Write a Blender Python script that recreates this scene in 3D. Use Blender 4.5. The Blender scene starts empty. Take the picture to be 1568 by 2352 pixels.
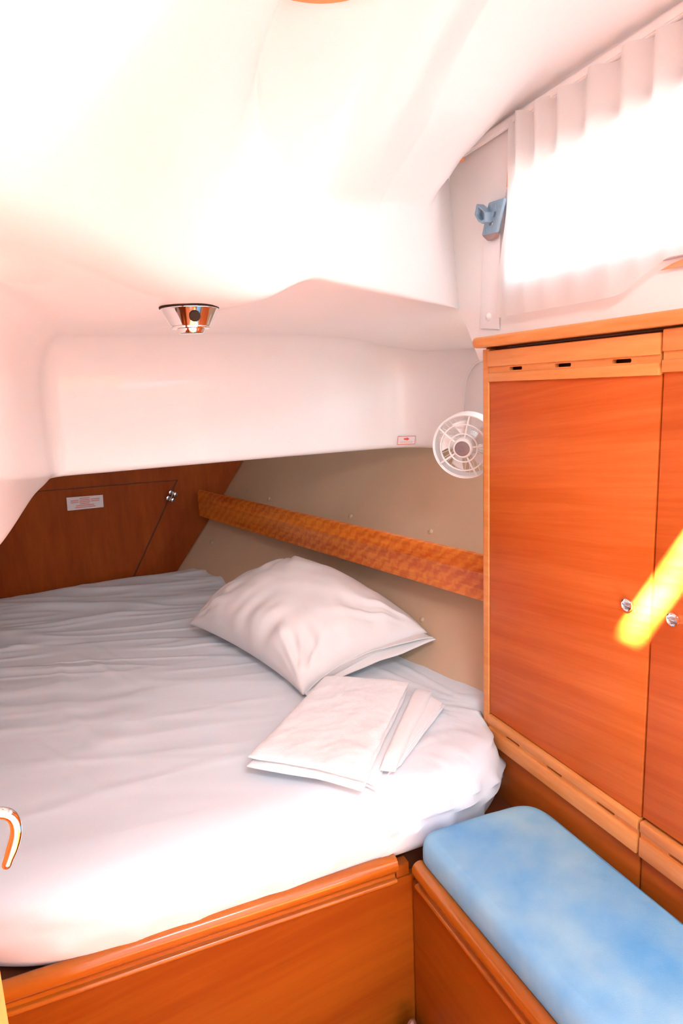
import bpy, bmesh, math, random
from mathutils import Vector, Matrix, noise
import numpy as np
random.seed(7)
S = bpy.context.scene
COL = S.collection

# ------------------------------------------------------------------ camera
cd = bpy.data.cameras.new('camera'); cam = bpy.data.objects.new('camera', cd); COL.objects.link(cam)
cd.sensor_fit = 'VERTICAL'; cd.sensor_height = 36.0; cd.lens = 1512.08 / 2352 * 36
cd.clip_start = 0.02
right = Vector((0.911, -0.410, -0.042)); down = Vector((-0.114, -0.152, -0.982)); fwd = Vector((0.396, 0.899, -0.186))
fwd.normalize(); right = (right - fwd * right.dot(fwd)).normalized(); up = right.cross(fwd).normalized()
cam.matrix_world = Matrix(((right.x, up.x, -fwd.x, 0), (right.y, up.y, -fwd.y, 0), (right.z, up.z, -fwd.z, 1.6), (0, 0, 0, 1)))
S.camera = cam

# ------------------------------------------------------------------ light
w = bpy.data.worlds.new('daylight'); S.world = w; w.use_nodes = True
bg = w.node_tree.nodes['Background']
wt = w.node_tree; tcw = wt.nodes.new('ShaderNodeTexCoord'); sx = wt.nodes.new('ShaderNodeSeparateXYZ'); rp_ = wt.nodes.new('ShaderNodeValToRGB')
wt.links.new(tcw.outputs['Generated'], sx.inputs[0]); mr_ = wt.nodes.new('ShaderNodeMapRange'); mr_.inputs[1].default_value = -1; mr_.inputs[2].default_value = 1
wt.links.new(sx.outputs['Z'], mr_.inputs[0]); wt.links.new(mr_.outputs[0], rp_.inputs['Fac']); wt.links.new(rp_.outputs['Color'], bg.inputs['Color'])
rp_.color_ramp.elements[0].position = 0.44; rp_.color_ramp.elements[0].color = (0.66, 0.60, 0.57, 1)     # warm boat interior and deck below eye level
rp_.color_ramp.elements[1].position = 0.56; rp_.color_ramp.elements[1].color = (0.88, 0.955, 1.0, 1)      # bright sky above
bg.inputs['Strength'].default_value = 3.7
sd = bpy.data.lights.new('sun', 'SUN'); sun = bpy.data.objects.new('sun', sd); COL.objects.link(sun)
sd.energy = 420; sd.angle = math.radians(1.4); sd.color = (1, 0.93, 0.82)
SUN = Vector((0.9, 0.61, -1.0)).normalized()
sun.rotation_euler = SUN.to_track_quat('-Z', 'Y').to_euler()
hd = bpy.data.lights.new('hatch_skylight', 'AREA'); hl = bpy.data.objects.new('hatch_skylight', hd); COL.objects.link(hl)
hd.shape = 'RECTANGLE'; hd.size = .48; hd.size_y = .48; hd.energy = 37; hd.color = (.84, .94, 1.0)
hl.location = (.30, -.22, 2.262)            # daylight through the frosted deck hatch in the headliner, pointing straight down
S.view_settings.view_transform = 'Standard'; S.view_settings.look = 'None'
S.view_settings.gamma = 1; S.view_settings.use_curve_mapping = False
S.view_settings.exposure = -0.2

# ------------------------------------------------------------------ materials
def new_mat(name):
    m = bpy.data.materials.new(name); m.use_nodes = True
    nt = m.node_tree; b = nt.nodes['Principled BSDF']
    return m, nt, b
def plain(name, col, rough=0.5, metal=0.0, coat=0.0, bump=0.0, bscale=200.0, var=0.03, vscale=6.0, spec=0.5):
    m, nt, b = new_mat(name)
    tc = nt.nodes.new('ShaderNodeTexCoord')
    n = nt.nodes.new('ShaderNodeTexNoise'); n.inputs['Scale'].default_value = vscale; n.inputs['Detail'].default_value = 4
    nt.links.new(tc.outputs['Object'], n.inputs['Vector'])
    r = nt.nodes.new('ShaderNodeValToRGB')
    r.color_ramp.elements[0].position = 0.3; r.color_ramp.elements[1].position = 0.7
    r.color_ramp.elements[0].color = (*[c * (1 - var) for c in col], 1)
    r.color_ramp.elements[1].color = (*[min(1, c * (1 + var)) for c in col], 1)
    nt.links.new(n.outputs['Fac'], r.inputs['Fac']); nt.links.new(r.outputs['Color'], b.inputs['Base Color'])
    b.inputs['Roughness'].default_value = rough; b.inputs['Metallic'].default_value = metal
    b.inputs['Coat Weight'].default_value = coat; b.inputs['Coat Roughness'].default_value = 0.06
    b.inputs['Specular IOR Level'].default_value = spec
    if bump:
        n2 = nt.nodes.new('ShaderNodeTexNoise'); n2.inputs['Scale'].default_value = bscale; n2.inputs['Detail'].default_value = 3
        nt.links.new(tc.outputs['Object'], n2.inputs['Vector'])
        bp = nt.nodes.new('ShaderNodeBump'); bp.inputs['Strength'].default_value = bump; bp.inputs['Distance'].default_value = 0.002
        nt.links.new(n2.outputs['Fac'], bp.inputs['Height']); nt.links.new(bp.outputs['Normal'], b.inputs['Normal'])
    return m
def wood(name, dark, light, scale=(3, 3, 60), rot=(0, 0, 0), rough=0.38, coat=0.25, band=0.55, flame=0.0, spec=0.2):
    """veneer: long streaks plus broad bands; scale is large across the grain"""
    m, nt, b = new_mat(name)
    tc = nt.nodes.new('ShaderNodeTexCoord'); mp = nt.nodes.new('ShaderNodeMapping')
    mp.inputs['Scale'].default_value = scale; mp.inputs['Rotation'].default_value = rot
    mr = nt.nodes.new('ShaderNodeMapping'); mr.inputs['Rotation'].default_value = rot
    nt.links.new(tc.outputs['Object'], mr.inputs['Vector'])
    mp.inputs['Rotation'].default_value = (0, 0, 0); nt.links.new(mr.outputs['Vector'], mp.inputs['Vector'])
    n = nt.nodes.new('ShaderNodeTexNoise'); n.inputs['Scale'].default_value = 1.0; n.inputs['Detail'].default_value = 8; n.inputs['Roughness'].default_value = 0.62
    n.inputs['Distortion'].default_value = 0.35
    nt.links.new(mp.outputs['Vector'], n.inputs['Vector'])
    n2 = nt.nodes.new('ShaderNodeTexNoise'); n2.inputs['Scale'].default_value = 0.16; n2.inputs['Detail'].default_value = 3
    nt.links.new(mp.outputs['Vector'], n2.inputs['Vector'])
    mx = nt.nodes.new('ShaderNodeMix'); mx.data_type = 'FLOAT'; mx.inputs[0].default_value = band
    nt.links.new(n.outputs['Fac'], mx.inputs[2]); nt.links.new(n2.outputs['Fac'], mx.inputs[3])
    fac = mx.outputs[0]
    if flame:
        wv = nt.nodes.new('ShaderNodeTexWave'); wv.inputs['Scale'].default_value = 13; wv.inputs['Distortion'].default_value = 5; wv.inputs['Detail'].default_value = 2
        wv.inputs['Detail Scale'].default_value = 2.5; wv.bands_direction = 'DIAGONAL'
        nt.links.new(tc.outputs['Object'], wv.inputs['Vector'])
        m2 = nt.nodes.new('ShaderNodeMix'); m2.data_type = 'FLOAT'; m2.inputs[0].default_value = flame
        nt.links.new(fac, m2.inputs[2]); nt.links.new(wv.outputs['Fac'], m2.inputs[3]); fac = m2.outputs[0]
    r = nt.nodes.new('ShaderNodeValToRGB')
    r.color_ramp.elements[0].position = 0.36; r.color_ramp.elements[1].position = 0.64
    r.color_ramp.elements[0].color = (*dark, 1); r.color_ramp.elements[1].color = (*light, 1)
    nt.links.new(fac, r.inputs['Fac']); nt.links.new(r.outputs['Color'], b.inputs['Base Color'])
    b.inputs['Roughness'].default_value = rough; b.inputs['Coat Weight'].default_value = coat; b.inputs['Coat Roughness'].default_value = 0.15
    b.inputs['Specular IOR Level'].default_value = spec
    return m
M = {}
M['gel'] = plain('white_gelcoat', (0.885, 0.875, 0.87), 0.38, coat=0.3, var=0.01)
M['liner'] = plain('beige_vinyl_liner', (0.60, 0.42, 0.28), 0.6, bump=0.25, bscale=350, var=0.04, vscale=3)
M['door'] = wood('cherry_door_veneer', (0.41, 0.068, 0.007), (0.55, 0.122, 0.022), (2, 3.2, 85), (0.12, 0, 0), coat=0.06, spec=0.12)
M['rail'] = wood('light_solid_cherry', (0.60, 0.20, 0.045), (0.70, 0.29, 0.085), (10, 5, 60), band=0.3)
M['trim'] = wood('varnished_cherry_moulding', (0.27, 0.058, 0.003), (0.38, 0.112, 0.009), (4, 4, 60), rough=0.25, coat=0.7)
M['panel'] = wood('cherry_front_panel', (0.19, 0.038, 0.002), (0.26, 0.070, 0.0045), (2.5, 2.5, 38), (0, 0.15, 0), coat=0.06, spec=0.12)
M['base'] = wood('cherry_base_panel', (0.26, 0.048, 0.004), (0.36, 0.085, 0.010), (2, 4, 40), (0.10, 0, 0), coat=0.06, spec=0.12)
M['bulk'] = wood('shaded_bulkhead_veneer', (0.19, 0.032, 0.004), (0.26, 0.055, 0.007), (30, 3, 5), rough=0.5, coat=0.0, spec=0.08)  # same wood, its colour darkened for the shade under the deck
M['fiddle'] = wood('figured_cherry_board', (0.40, 0.066, 0.006), (0.70, 0.21, 0.028), (6, 4, 60), rough=0.3, coat=0.4, flame=0.12)
M['leaf'] = wood('light_door_edge', (0.36, 0.12, 0.03), (0.46, 0.17, 0.05), (60, 60, 4))
M['sheet'] = plain('white_cotton_sheet', (0.76, 0.825, 0.89), 0.85, bump=0.12, bscale=500, var=0.015, spec=0.2)
M['pillow'] = plain('white_cotton_pillowcase', (0.80, 0.775, 0.77), 0.85, bump=0.12, bscale=500, var=0.015, spec=0.2)
M['terry'] = plain('white_terry_towel', (0.90, 0.91, 0.93), 0.95, bump=1.0, bscale=260, var=0.02, vscale=60, spec=0.1)
M['linen'] = plain('white_folded_linen', (0.88, 0.88, 0.90), 0.9, bump=0.15, bscale=500, var=0.015, spec=0.15)
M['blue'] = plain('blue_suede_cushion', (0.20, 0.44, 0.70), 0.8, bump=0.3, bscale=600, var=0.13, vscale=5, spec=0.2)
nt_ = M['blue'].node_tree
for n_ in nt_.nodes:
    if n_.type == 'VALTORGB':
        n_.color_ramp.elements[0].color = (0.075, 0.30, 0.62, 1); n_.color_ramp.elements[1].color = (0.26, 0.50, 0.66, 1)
M['chrome'] = plain('polished_chrome', (0.86, 0.85, 0.86), 0.06, metal=1.0, var=0.01)
M['dark'] = plain('dark_brown_plastic', (0.022, 0.012, 0.008), 0.6, var=0.05, spec=0.08)
M['shadow'] = plain('shade_dark_board', (0.10, 0.022, 0.004), 0.6, var=0.1)  # dark tone stands in for shade in gaps and behind panels
M['white'] = plain('white_plastic', (0.90, 0.87, 0.86), 0.3, coat=0.2, var=0.01)
M['grey'] = plain('grey_plastic_cap', (0.20, 0.17, 0.19), 0.35, var=0.03)
M['greyl'] = plain('light_grey_frame', (0.62, 0.62, 0.68), 0.35, var=0.02)
M['clip'] = plain('grey_blue_plastic', (0.20, 0.34, 0.47), 0.4, var=0.03)
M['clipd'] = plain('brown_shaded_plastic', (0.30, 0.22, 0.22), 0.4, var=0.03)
M['amber'] = plain('amber_orange', (0.90, 0.35, 0.15), 0.45, var=0.03)
M['disc'] = wood('orange_disc_streaks', (0.72, 0.22, 0.07), (0.80, 0.27, 0.09), (30, 30, 8))
M['paper'] = plain('white_sticker_paper', (0.80, 0.78, 0.80), 0.5, var=0.01)
M['red'] = plain('red_ink', (0.75, 0.07, 0.03), 0.5, var=0.02)
M['pink'] = plain('faded_red_ink', (0.70, 0.33, 0.31), 0.5, var=0.02)
M['bag'] = plain('brown_glossy_plastic', (0.16, 0.075, 0.05), 0.12, coat=0.8, var=0.35, vscale=30)
M['floor'] = wood('cabin_sole', (0.25, 0.08, 0.02), (0.36, 0.12, 0.03), (40, 3, 3))
# sheer curtain and glass
m, nt, b = new_mat('sheer_white_curtain'); M['curtain'] = m
out = nt.nodes['Material Output']; tr = nt.nodes.new('ShaderNodeBsdfTranslucent'); tr.inputs['Color'].default_value = (0.97, 0.95, 0.94, 1)
df = nt.nodes.new('ShaderNodeBsdfDiffuse'); df.inputs['Color'].default_value = (0.9, 0.89, 0.88, 1)
mx = nt.nodes.new('ShaderNodeMixShader'); mx.inputs[0].default_value = 0.72
nt.links.new(df.outputs[0], mx.inputs[1]); nt.links.new(tr.outputs[0], mx.inputs[2]); nt.links.new(mx.outputs[0], out.inputs['Surface'])
m, nt, b = new_mat('window_glass'); M['glass'] = m
out = nt.nodes['Material Output']; tr = nt.nodes.new('ShaderNodeBsdfTransparent'); gl = nt.nodes.new('ShaderNodeBsdfGlossy'); gl.inputs['Roughness'].default_value = 0.02
mx = nt.nodes.new('ShaderNodeMixShader'); mx.inputs[0].default_value = 0.06
nt.links.new(tr.outputs[0], mx.inputs[1]); nt.links.new(gl.outputs[0], mx.inputs[2]); nt.links.new(mx.outputs[0], out.inputs['Surface'])

# ------------------------------------------------------------------ helpers
def obj(name, verts, faces, mat, parent=None, smooth=True, angle=35, loc=None):
    me = bpy.data.meshes.new(name); me.from_pydata([tuple(v) for v in verts], [], faces); me.update()
    bm = bmesh.new(); bm.from_mesh(me); bmesh.ops.remove_doubles(bm, verts=bm.verts, dist=1e-6)
    bmesh.ops.recalc_face_normals(bm, faces=bm.faces); bm.to_mesh(me); bm.free()
    return finish(name, me, mat, parent, smooth, angle)
def finish(name, me, mat, parent, smooth=True, angle=35):
    if smooth:
        me.polygons.foreach_set('use_smooth', [True] * len(me.polygons))
        bm = bmesh.new(); bm.from_mesh(me); a = math.radians(angle)
        for e in bm.edges:
            if len(e.link_faces) == 2 and e.calc_face_angle(0) > a: e.smooth = False
        bm.to_mesh(me); bm.free()
    me.materials.append(M[mat] if isinstance(mat, str) else mat)
    o = bpy.data.objects.new(name, me); COL.objects.link(o)
    if parent:
        o.parent = parent; o.matrix_parent_inverse = Matrix.Translation(-parent_loc(parent))
    return o
def parent_loc(p):
    v = Vector(p.location)
    while p.parent: p = p.parent; v += Vector((0, 0, 0)) if p.type != 'EMPTY' else Vector((0, 0, 0))
    return v
def empty(name, loc, label, cat, group=None):
    o = bpy.data.objects.new(name, None); COL.objects.link(o); o.location = loc; o.empty_display_size = 0.05
    return tag(o, label, cat, group)
def child(o, parent):
    o.parent = parent; o.matrix_parent_inverse = Matrix.Translation(-Vector(parent.location)); return o
def tag(o, label, cat, group=None):
    o['label'] = label; o['category'] = cat
    if group: o['group'] = group
    return o
def struct(o):
    o['kind'] = 'structure'; return o
class MB:
    def __init__(s): s.v = []; s.f = []
    def add(s, verts, faces):
        k = len(s.v); s.v += [tuple(v) for v in verts]; s.f += [tuple(i + k for i in f) for f in faces]; return s
    def box(s, a, b, bev=0.0, seg=2):
        a = Vector(a); b = Vector(b)
        bm = bmesh.new(); bmesh.ops.create_cube(bm, size=1)
        for v in bm.verts: v.co = Vector(((a.x + b.x) / 2 + v.co.x * (b.x - a.x), (a.y + b.y) / 2 + v.co.y * (b.y - a.y), (a.z + b.z) / 2 + v.co.z * (b.z - a.z)))
        if bev: bmesh.ops.bevel(bm, geom=list(bm.edges), offset=bev, segments=seg, profile=0.5, affect='EDGES')
        bm.verts.index_update(); s.add([v.co for v in bm.verts], [[v.index for v in f.verts] for f in bm.faces]); bm.free(); return s
    def tube(s, pts, r, n=16, cap=True, rf=None):
        pts = [Vector(p) for p in pts]; rings = []; t0 = (pts[1] - pts[0]).normalized()
        a = t0.orthogonal().normalized()
        for i, p in enumerate(pts):
            t = (pts[min(i + 1, len(pts) - 1)] - pts[max(i - 1, 0)]).normalized()
            a = (a - t * a.dot(t)).normalized(); b_ = t.cross(a)
            rr = rf(i / (len(pts) - 1)) if rf else r
            rings.append([p + (a * math.cos(2 * math.pi * k / n) + b_ * math.sin(2 * math.pi * k / n)) * rr for k in range(n)])
        s.loft(rings, True, cap); return s
    def loft(s, rings, closed=False, cap=False):
        n = len(rings[0]); v = [p for r in rings for p in r]; f = []
        for i in range(len(rings) - 1):
            for k in range(n if closed else n - 1):
                f.append((i * n + k, i * n + (k + 1) % n, (i + 1) * n + (k + 1) % n, (i + 1) * n + k))
        if cap: f.append(tuple(range(n))); f.append(tuple((len(rings) - 1) * n + k for k in range(n)))
        s.add(v, f); return s
    def lathe(s, prof, origin, axis, n=48, a0=0, a1=2 * math.pi, cap=False):
        o = Vector(origin); z = Vector(axis).normalized(); x = z.orthogonal().normalized(); y = z.cross(x)
        full = abs(a1 - a0 - 2 * math.pi) < 1e-6; m_ = n if full else n + 1
        rings = [[o + z * h + (x * math.cos(a0 + (a1 - a0) * k / n) + y * math.sin(a0 + (a1 - a0) * k / n)) * max(r, 1e-5) for k in range(m_)] for r, h in prof]
        s.loft(rings, full, cap); return s
    def torus(s, c, axis, R, r, n=64, k=10, sx=1.0):
        c = Vector(c); z = Vector(axis).normalized(); x = z.orthogonal().normalized(); y = z.cross(x)
        rings = []
        for i in range(n + 1):
            a = 2 * math.pi * i / n; d = x * math.cos(a) + y * math.sin(a)
            rings.append([c + d * (R + r * math.cos(2 * math.pi * j / k)) + z * r * sx * math.sin(2 * math.pi * j / k) for j in range(k)])
        s.loft(rings, True); return s
    def build(s, name, mat, parent=None, smooth=True, angle=35): return obj(name, s.v, s.f, mat, parent, smooth, angle)
def box(name, a, b, mat, parent=None, bev=0.002): return MB().box(a, b, bev).build(name, mat, parent)
def catmull(P, n, closed=False):
    P = [Vector(p) for p in P]; N = len(P); out = []; segs = N if closed else N - 1
    for i in range(segs):
        p0 = P[(i - 1) % N] if closed or i > 0 else P[0]; p1 = P[i]; p2 = P[(i + 1) % N]
        p3 = P[(i + 2) % N] if closed or i + 2 < N else P[-1]
        for k in range(8):
            t = k / 8
            out.append(0.5 * ((2 * p1) + (p2 - p0) * t + (2 * p0 - 5 * p1 + 4 * p2 - p3) * t * t + (3 * p1 - p0 - 3 * p2 + p3) * t ** 3))
    if not closed: out.append(P[-1])
    return resample(out, n, closed)
def resample(P, n, closed=False):
    P = [Vector(p) for p in P]; Q = P + [P[0]] if closed else P
    L = [0]
    for a, b_ in zip(Q, Q[1:]): L.append(L[-1] + (b_ - a).length)
    T = L[-1]; out = []; j = 0
    for k in range(n):
        d = T * k / (n if closed else n - 1)
        while j < len(Q) - 2 and L[j + 1] < d: j += 1
        out.append(Q[j].lerp(Q[j + 1], min(1, max(0, (d - L[j]) / max(1e-9, L[j + 1] - L[j])))))
    return out
def round_poly(P, r, k=5):
    """2D polygon with rounded corners; r number or list"""
    P = [Vector((p[0], p[1])) for p in P]; N = len(P); out = []
    for i in range(N):
        rr = r[i] if isinstance(r, (list, tuple)) else r
        a, p, c = P[i - 1], P[i], P[(i + 1) % N]
        if rr <= 0: out.append(p); continue
        u = (a - p); v = (c - p); rr = min(rr, u.length * 0.49, v.length * 0.49); u.normalize(); v.normalize()
        s_, e = p + u * rr, p + v * rr
        for j in range(k + 1):
            t = j / k; out.append(s_ * (1 - t) ** 2 + p * 2 * t * (1 - t) + e * t * t)
    return out
def plate(outer, holes, org, ux, uy, thick, name, mat, parent=None, bev=0.0):
    """flat board with holes; 2D coords (a,b) -> org + a*ux + b*uy, thickness along ux x uy"""
    org = Vector(org); ux = Vector(ux); uy = Vector(uy); nn = ux.cross(uy).normalized()
    bm = bmesh.new(); edges = []
    for loop in [outer] + holes:
        vs = [bm.verts.new(org + ux * p[0] + uy * p[1]) for p in loop]
        for i in range(len(vs)): edges.append(bm.edges.new((vs[i], vs[(i + 1) % len(vs)])))
    bmesh.ops.triangle_fill(bm, use_beauty=True, use_dissolve=False, edges=edges)
    r = bmesh.ops.extrude_face_region(bm, geom=list(bm.faces))
    bmesh.ops.translate(bm, verts=[v for v in r['geom'] if isinstance(v, bmesh.types.BMVert)], vec=nn * thick)
    bmesh.ops.recalc_face_normals(bm, faces=bm.faces)
    if bev:
        es = [e for e in bm.edges if len(e.link_faces) == 2 and e.calc_face_angle(0) > 1.0 and abs((e.verts[0].co - e.verts[1].co).normalized().dot(nn)) < 0.5]
        bmesh.ops.bevel(bm, geom=es, offset=bev, segments=2, profile=0.5, affect='EDGES')
    me = bpy.data.meshes.new(name); bm.to_mesh(me); bm.free()
    return finish(name, me, mat, parent)
def profile_bar(prof, path, name, mat, parent=None, side=None):
    """sweep a closed 2D profile (o, z) along a horizontal path; o is measured towards 'side'"""
    path = [Vector(p) for p in path]; rings = []
    for i, p in enumerate(path):
        t = (path[min(i + 1, len(path) - 1)] - path[max(i - 1, 0)]).normalized()
        s_ = Vector(side) if side else Vector((t.y, -t.x, 0))
        rings.append([p + s_ * a + Vector((0, 0, b_)) for a, b_ in prof])
    return MB().loft(rings, True, True).build(name, mat, parent)
def ss(a, b_, x): t = min(1, max(0, (x - a) / (b_ - a))); return t * t * (3 - 2 * t)
def nz(x, y, z=0.0): return noise.noise(Vector((x, y, z)))
def ring_solid(outline, prof, zf=None, inner=24, bottom=True, disp=None, rad=.02):
    """outline: closed CCW list of 2D points; prof: list (outset, z) bottom -> top; capped by rings shrinking to centroid"""
    O = [Vector((p[0], p[1])) for p in outline]; N = len(O); c = sum(O, Vector((0, 0))) / N
    nrm = []
    for i in range(N):
        t = (O[(i + 1) % N] - O[i - 1]).normalized(); nrm.append(Vector((t.y, -t.x)))
    rings = []
    for k, (o_, z) in enumerate(prof):
        ring = []
        for i in range(N):
            p = O[i] + nrm[i] * max(o_, -rad) + (O[i] - c).normalized() * min(0, o_ + rad); q = Vector((p.x, p.y, z))
            ring.append(q)
        rings.append(ring)
    top = rings[-1]; zt = prof[-1][1]
    for j in range(1, inner + 1):
        f = 1 - (j / inner) ** 1.0; f = max(f, 0.002)
        rings.append([Vector((c.x + (p.x - c.x) * f, c.y + (p.y - c.y) * f, zt)) for p in top])
    if disp:
        for k, r in enumerate(rings):
            for i, p in enumerate(r): r[i] = disp(p, k, i, nrm[i])
    mb = MB().loft(rings, True, False); n0 = len(mb.v)
    if bottom: mb.f.append(tuple(range(N)))
    mb.f.append(tuple(range(n0 - N, n0)))
    return mb
def bar_poly(pts2, org, ux, uy, thick, name, mat, parent=None): return plate(pts2, [], org, ux, uy, thick, name, mat, parent)

# ================================================================== SETTING
# cabin sole
struct(box('floor', (-1.0, -0.6, -0.15), (1.3, 1.32, -0.11), 'floor'))

# headliner and cockpit moulding: one moulded white shell, lofted between two plan curves
NC = 320
lip = resample(catmull([(-.19, .885, 1.84), (-.12, .945, 1.84), (-.03, 1.03, 1.832), (.13, 1.18, 1.81), (.28, 1.290, 1.782), (.40, 1.335, 1.777), (.455, 1.335, 1.784),
        (.492, 1.288, 1.805), (.525, 1.278, 1.815), (.60, 1.328, 1.815), (.716, 1.408, 1.815), (.946, 1.561, 1.815), (1.08, 1.650, 1.815), (1.14, 1.695, 1.815), (1.205, 1.76, 1.815)], 400), NC)
crs = resample(catmull([(-.20, .90, 1.80), (-.155, .96, 1.80), (-.13, 1.05, 1.80), (-.09, 1.3, 1.80), (-.045, 1.9, 1.79), (-.01, 2.2, 1.785), (.004, 2.33, 1.785), (.02, 2.385, 1.785), (.06, 2.40, 1.785), (.2, 2.40, 1.785), (.5, 2.41, 1.787), (.9, 2.41, 1.78),
        (1.2, 2.40, 1.755), (1.33, 2.375, 1.735), (1.395, 2.30, 1.72), (1.42, 2.15, 1.715), (1.425, 1.9, 1.71), (1.40, 1.72, 1.71)], 500), NC)
rings = []
for i in range(NC):
    L = lip[i]; Cc = crs[i]; x = L.x
    # toward-camera direction at the lip
    t = (lip[min(i + 4, NC - 1)] - lip[max(i - 4, 0)]); t.z = 0; t.normalize()
    soft = 1 - ss(.36, .52, x)
    n_ = Vector((.55, -.835, 0)).lerp(Vector((.62, -.78, 0)), soft).normalized()
    ztop = 1.975 + .085 * ss(.5, .95, x) + .19 * ss(.95, 1.12, x)
    lean = (0.62 * (1 - ss(-.1, .50, x)) + .02) if x < .5 else .015 - .05 * ss(1.0, 1.15, x)
    lean = min(lean, max(.02, (L.y - .56) / -n_.y))
    ztop = ztop + (2.20 - ztop) * (1 - ss(.30, .56, x))
    f_out = .03 + .05 * soft
    col = []
    # rows: ceiling (near camera) -> face -> fillet -> underside -> crease fillet -> down face
    zc = 2.27
    tf = Vector((L.x, L.y, ztop)) + n_ * lean
    far = Vector((L.x * 1.0 + .22, max(.42, min(.62, tf.y - .28)), 2.28))
    far.x = L.x + .10 * (1 - ss(.9, 1.15, x)) - .2 * soft
    P = [far, far.lerp(Vector((tf.x, tf.y, zc)), .5), Vector((tf.x, tf.y, 0)) + n_ * .12 + Vector((0, 0, ztop + (zc - ztop) * .5)),
         tf + n_ * .03 + Vector((0, 0, .022)), tf + Vector((0, 0, -.012))]
    col += catmull(P, 30)
    r = .012 + .06 * soft
    base = Vector((L.x, L.y, L.z))
    d_in = (Cc - L); d_in.z = 0; dl = d_in.length; d_in.normalize()
    fd = (tf - base).normalized()
    r = min(r, dl * .3)
    bA = base + fd * r; bB = base + d_in * r * 1.6
    col += [tf.lerp(bA, k / 10) for k in range(1, 11)]
    for k in range(1, 9):
        u = k / 8; col.append(bA * (1 - u) ** 2 + base * 2 * u * (1 - u) + bB * u * u)
    # underside
    big_ = 1 - ss(1.1, 1.3, Cc.x); r2 = min(.10 + .14 * big_, dl * .4)
    cA = Cc - d_in * r2; cA.z = Cc.z + .004
    for k in range(1, 21):
        u = k / 20; p = bB.lerp(cA, u); p.z = L.z + (Cc.z - L.z) * ss(0, 1, u)
        col.append(p)
    # crease fillet and down face
    zb = 1.343
    cB = Vector((Cc.x, Cc.y, Cc.z - .11 - .11 * big_)); cc = Vector((Cc.x, Cc.y, Cc.z))
    for k in range(1, 11):
        u = k / 10; col.append(cA * (1 - u) ** 2 + cc * 2 * u * (1 - u) + cB * u * u)
    for k in range(1, 13):
        u = k / 12; p = Vector((Cc.x, Cc.y, cB.z + (zb + .02 - cB.z) * u)); col.append(p)
    tt = (crs[min(i + 2, NC - 1)] - crs[max(i - 2, 0)]); tt.z = 0; tt.normalize(); away = Vector((-tt.y, tt.x, 0))
    for a in (30, 60, 90): col.append(Vector((Cc.x, Cc.y, zb + .02)) + away * .02 * (1 - math.cos(math.radians(a))) + Vector((0, 0, -.02 * math.sin(math.radians(a)))))
    col.append(Vector((Cc.x, Cc.y, zb)) + away * .06)
    col.append(Vector((Cc.x, Cc.y, zb + .12)) + away * .07)
    rings.append(col)
# light smoothing across columns
A = np.array([[list(p) for p in c] for c in rings])
for it in range(220):
    r1 = 46 if it < 8 else (36 if it < 20 else 27)
    B = A.copy(); B[1:-1, :r1] = (A[:-2, :r1] + 2 * A[1:-1, :r1] + A[2:, :r1]) / 4
    A = B
    if it > 40:      # relax the blend between face and headliner down the columns too
        B = A.copy(); B[:, 1:27] = (A[:, :26] + 6 * A[:, 1:27] + A[:, 2:28]) / 8; B[200:] = A[200:]; A = B
    if it < 5:
        B = A.copy(); B[1:-1] = (A[:-2] + 2 * A[1:-1] + A[2:]) / 4; A = B
for it in range(160):       # let the cockpit bulge on the left melt into the headliner
    wgt = np.clip((215 - np.arange(NC)) / 40.0, 0, 1)[1:-1, None, None]
    B = A.copy(); sm_ = (A[1:-1, 0:29] + A[1:-1, 2:31] + A[:-2, 1:30] + A[2:, 1:30]) / 4
    B[1:-1, 1:30] = A[1:-1, 1:30] * (1 - wgt * .8) + sm_ * wgt * .8
    A = B
ceil_top = [Vector(A[i, 0]) for i in range(NC)]
mb = MB().loft([[Vector(p) for p in c] for c in A])
CEIL = struct(mb.build('ceiling', 'gel', angle=180))
bpy.context.view_layer.update()
HT = round_poly([(.06, -.46), (.54, -.46), (.54, .02), (.06, .02)], .04)
# overhead deck panel with the deck-hatch slot (sun comes through it)
plate([(-.95, -.65), (1.20, -.65), (1.20, .85), (-.95, .85)], [[(-.03, .190), (.24, .190), (.24, .252), (-.03, .252)], HT], (0, 0, 2.285), (1, 0, 0), (0, 1, 0), .02, 'ceiling', 'gel')['kind'] = 'structure'
plate([(-1.0, -.7), (1.21, -.7), (1.21, 1.745), (2.1, 1.745), (2.1, 4.0), (-1.0, 4.0)], [[(-.12, .10), (.24, .10), (.24, .33), (-.12, .33)]], (0, 0, 2.36), (1, 0, 0), (0, 1, 0), .03, 'ceiling', 'gel')['kind'] = 'structure'

wf = struct(plate(round_poly([(.03, -.49), (.57, -.49), (.57, .05), (.03, .05)], .05), [HT], (0, 0, 2.277), (1, 0, 0), (0, 1, 0), .008, 'window_2', 'white'))
plate(HT, [], (0, 0, 2.30), (1, 0, 0), (0, 1, 0), .006, 'pane', 'curtain').parent = wf
# coachroof side wall with the window opening
WX = 1.17
win = round_poly([(.30, 1.835), (1.475, 1.835), (1.485, 2.13), (.30, 2.15)], .055)
plate([(-.6, 1.66), (1.62, 1.66), (1.70, 1.79), (1.78, 1.83), (1.76, 2.30), (-.6, 2.30)], [win], (WX, 0, 0), (0, 1, 0), (0, 0, 1), .03, 'wall_right', 'gel')['kind'] = 'structure'
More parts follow.
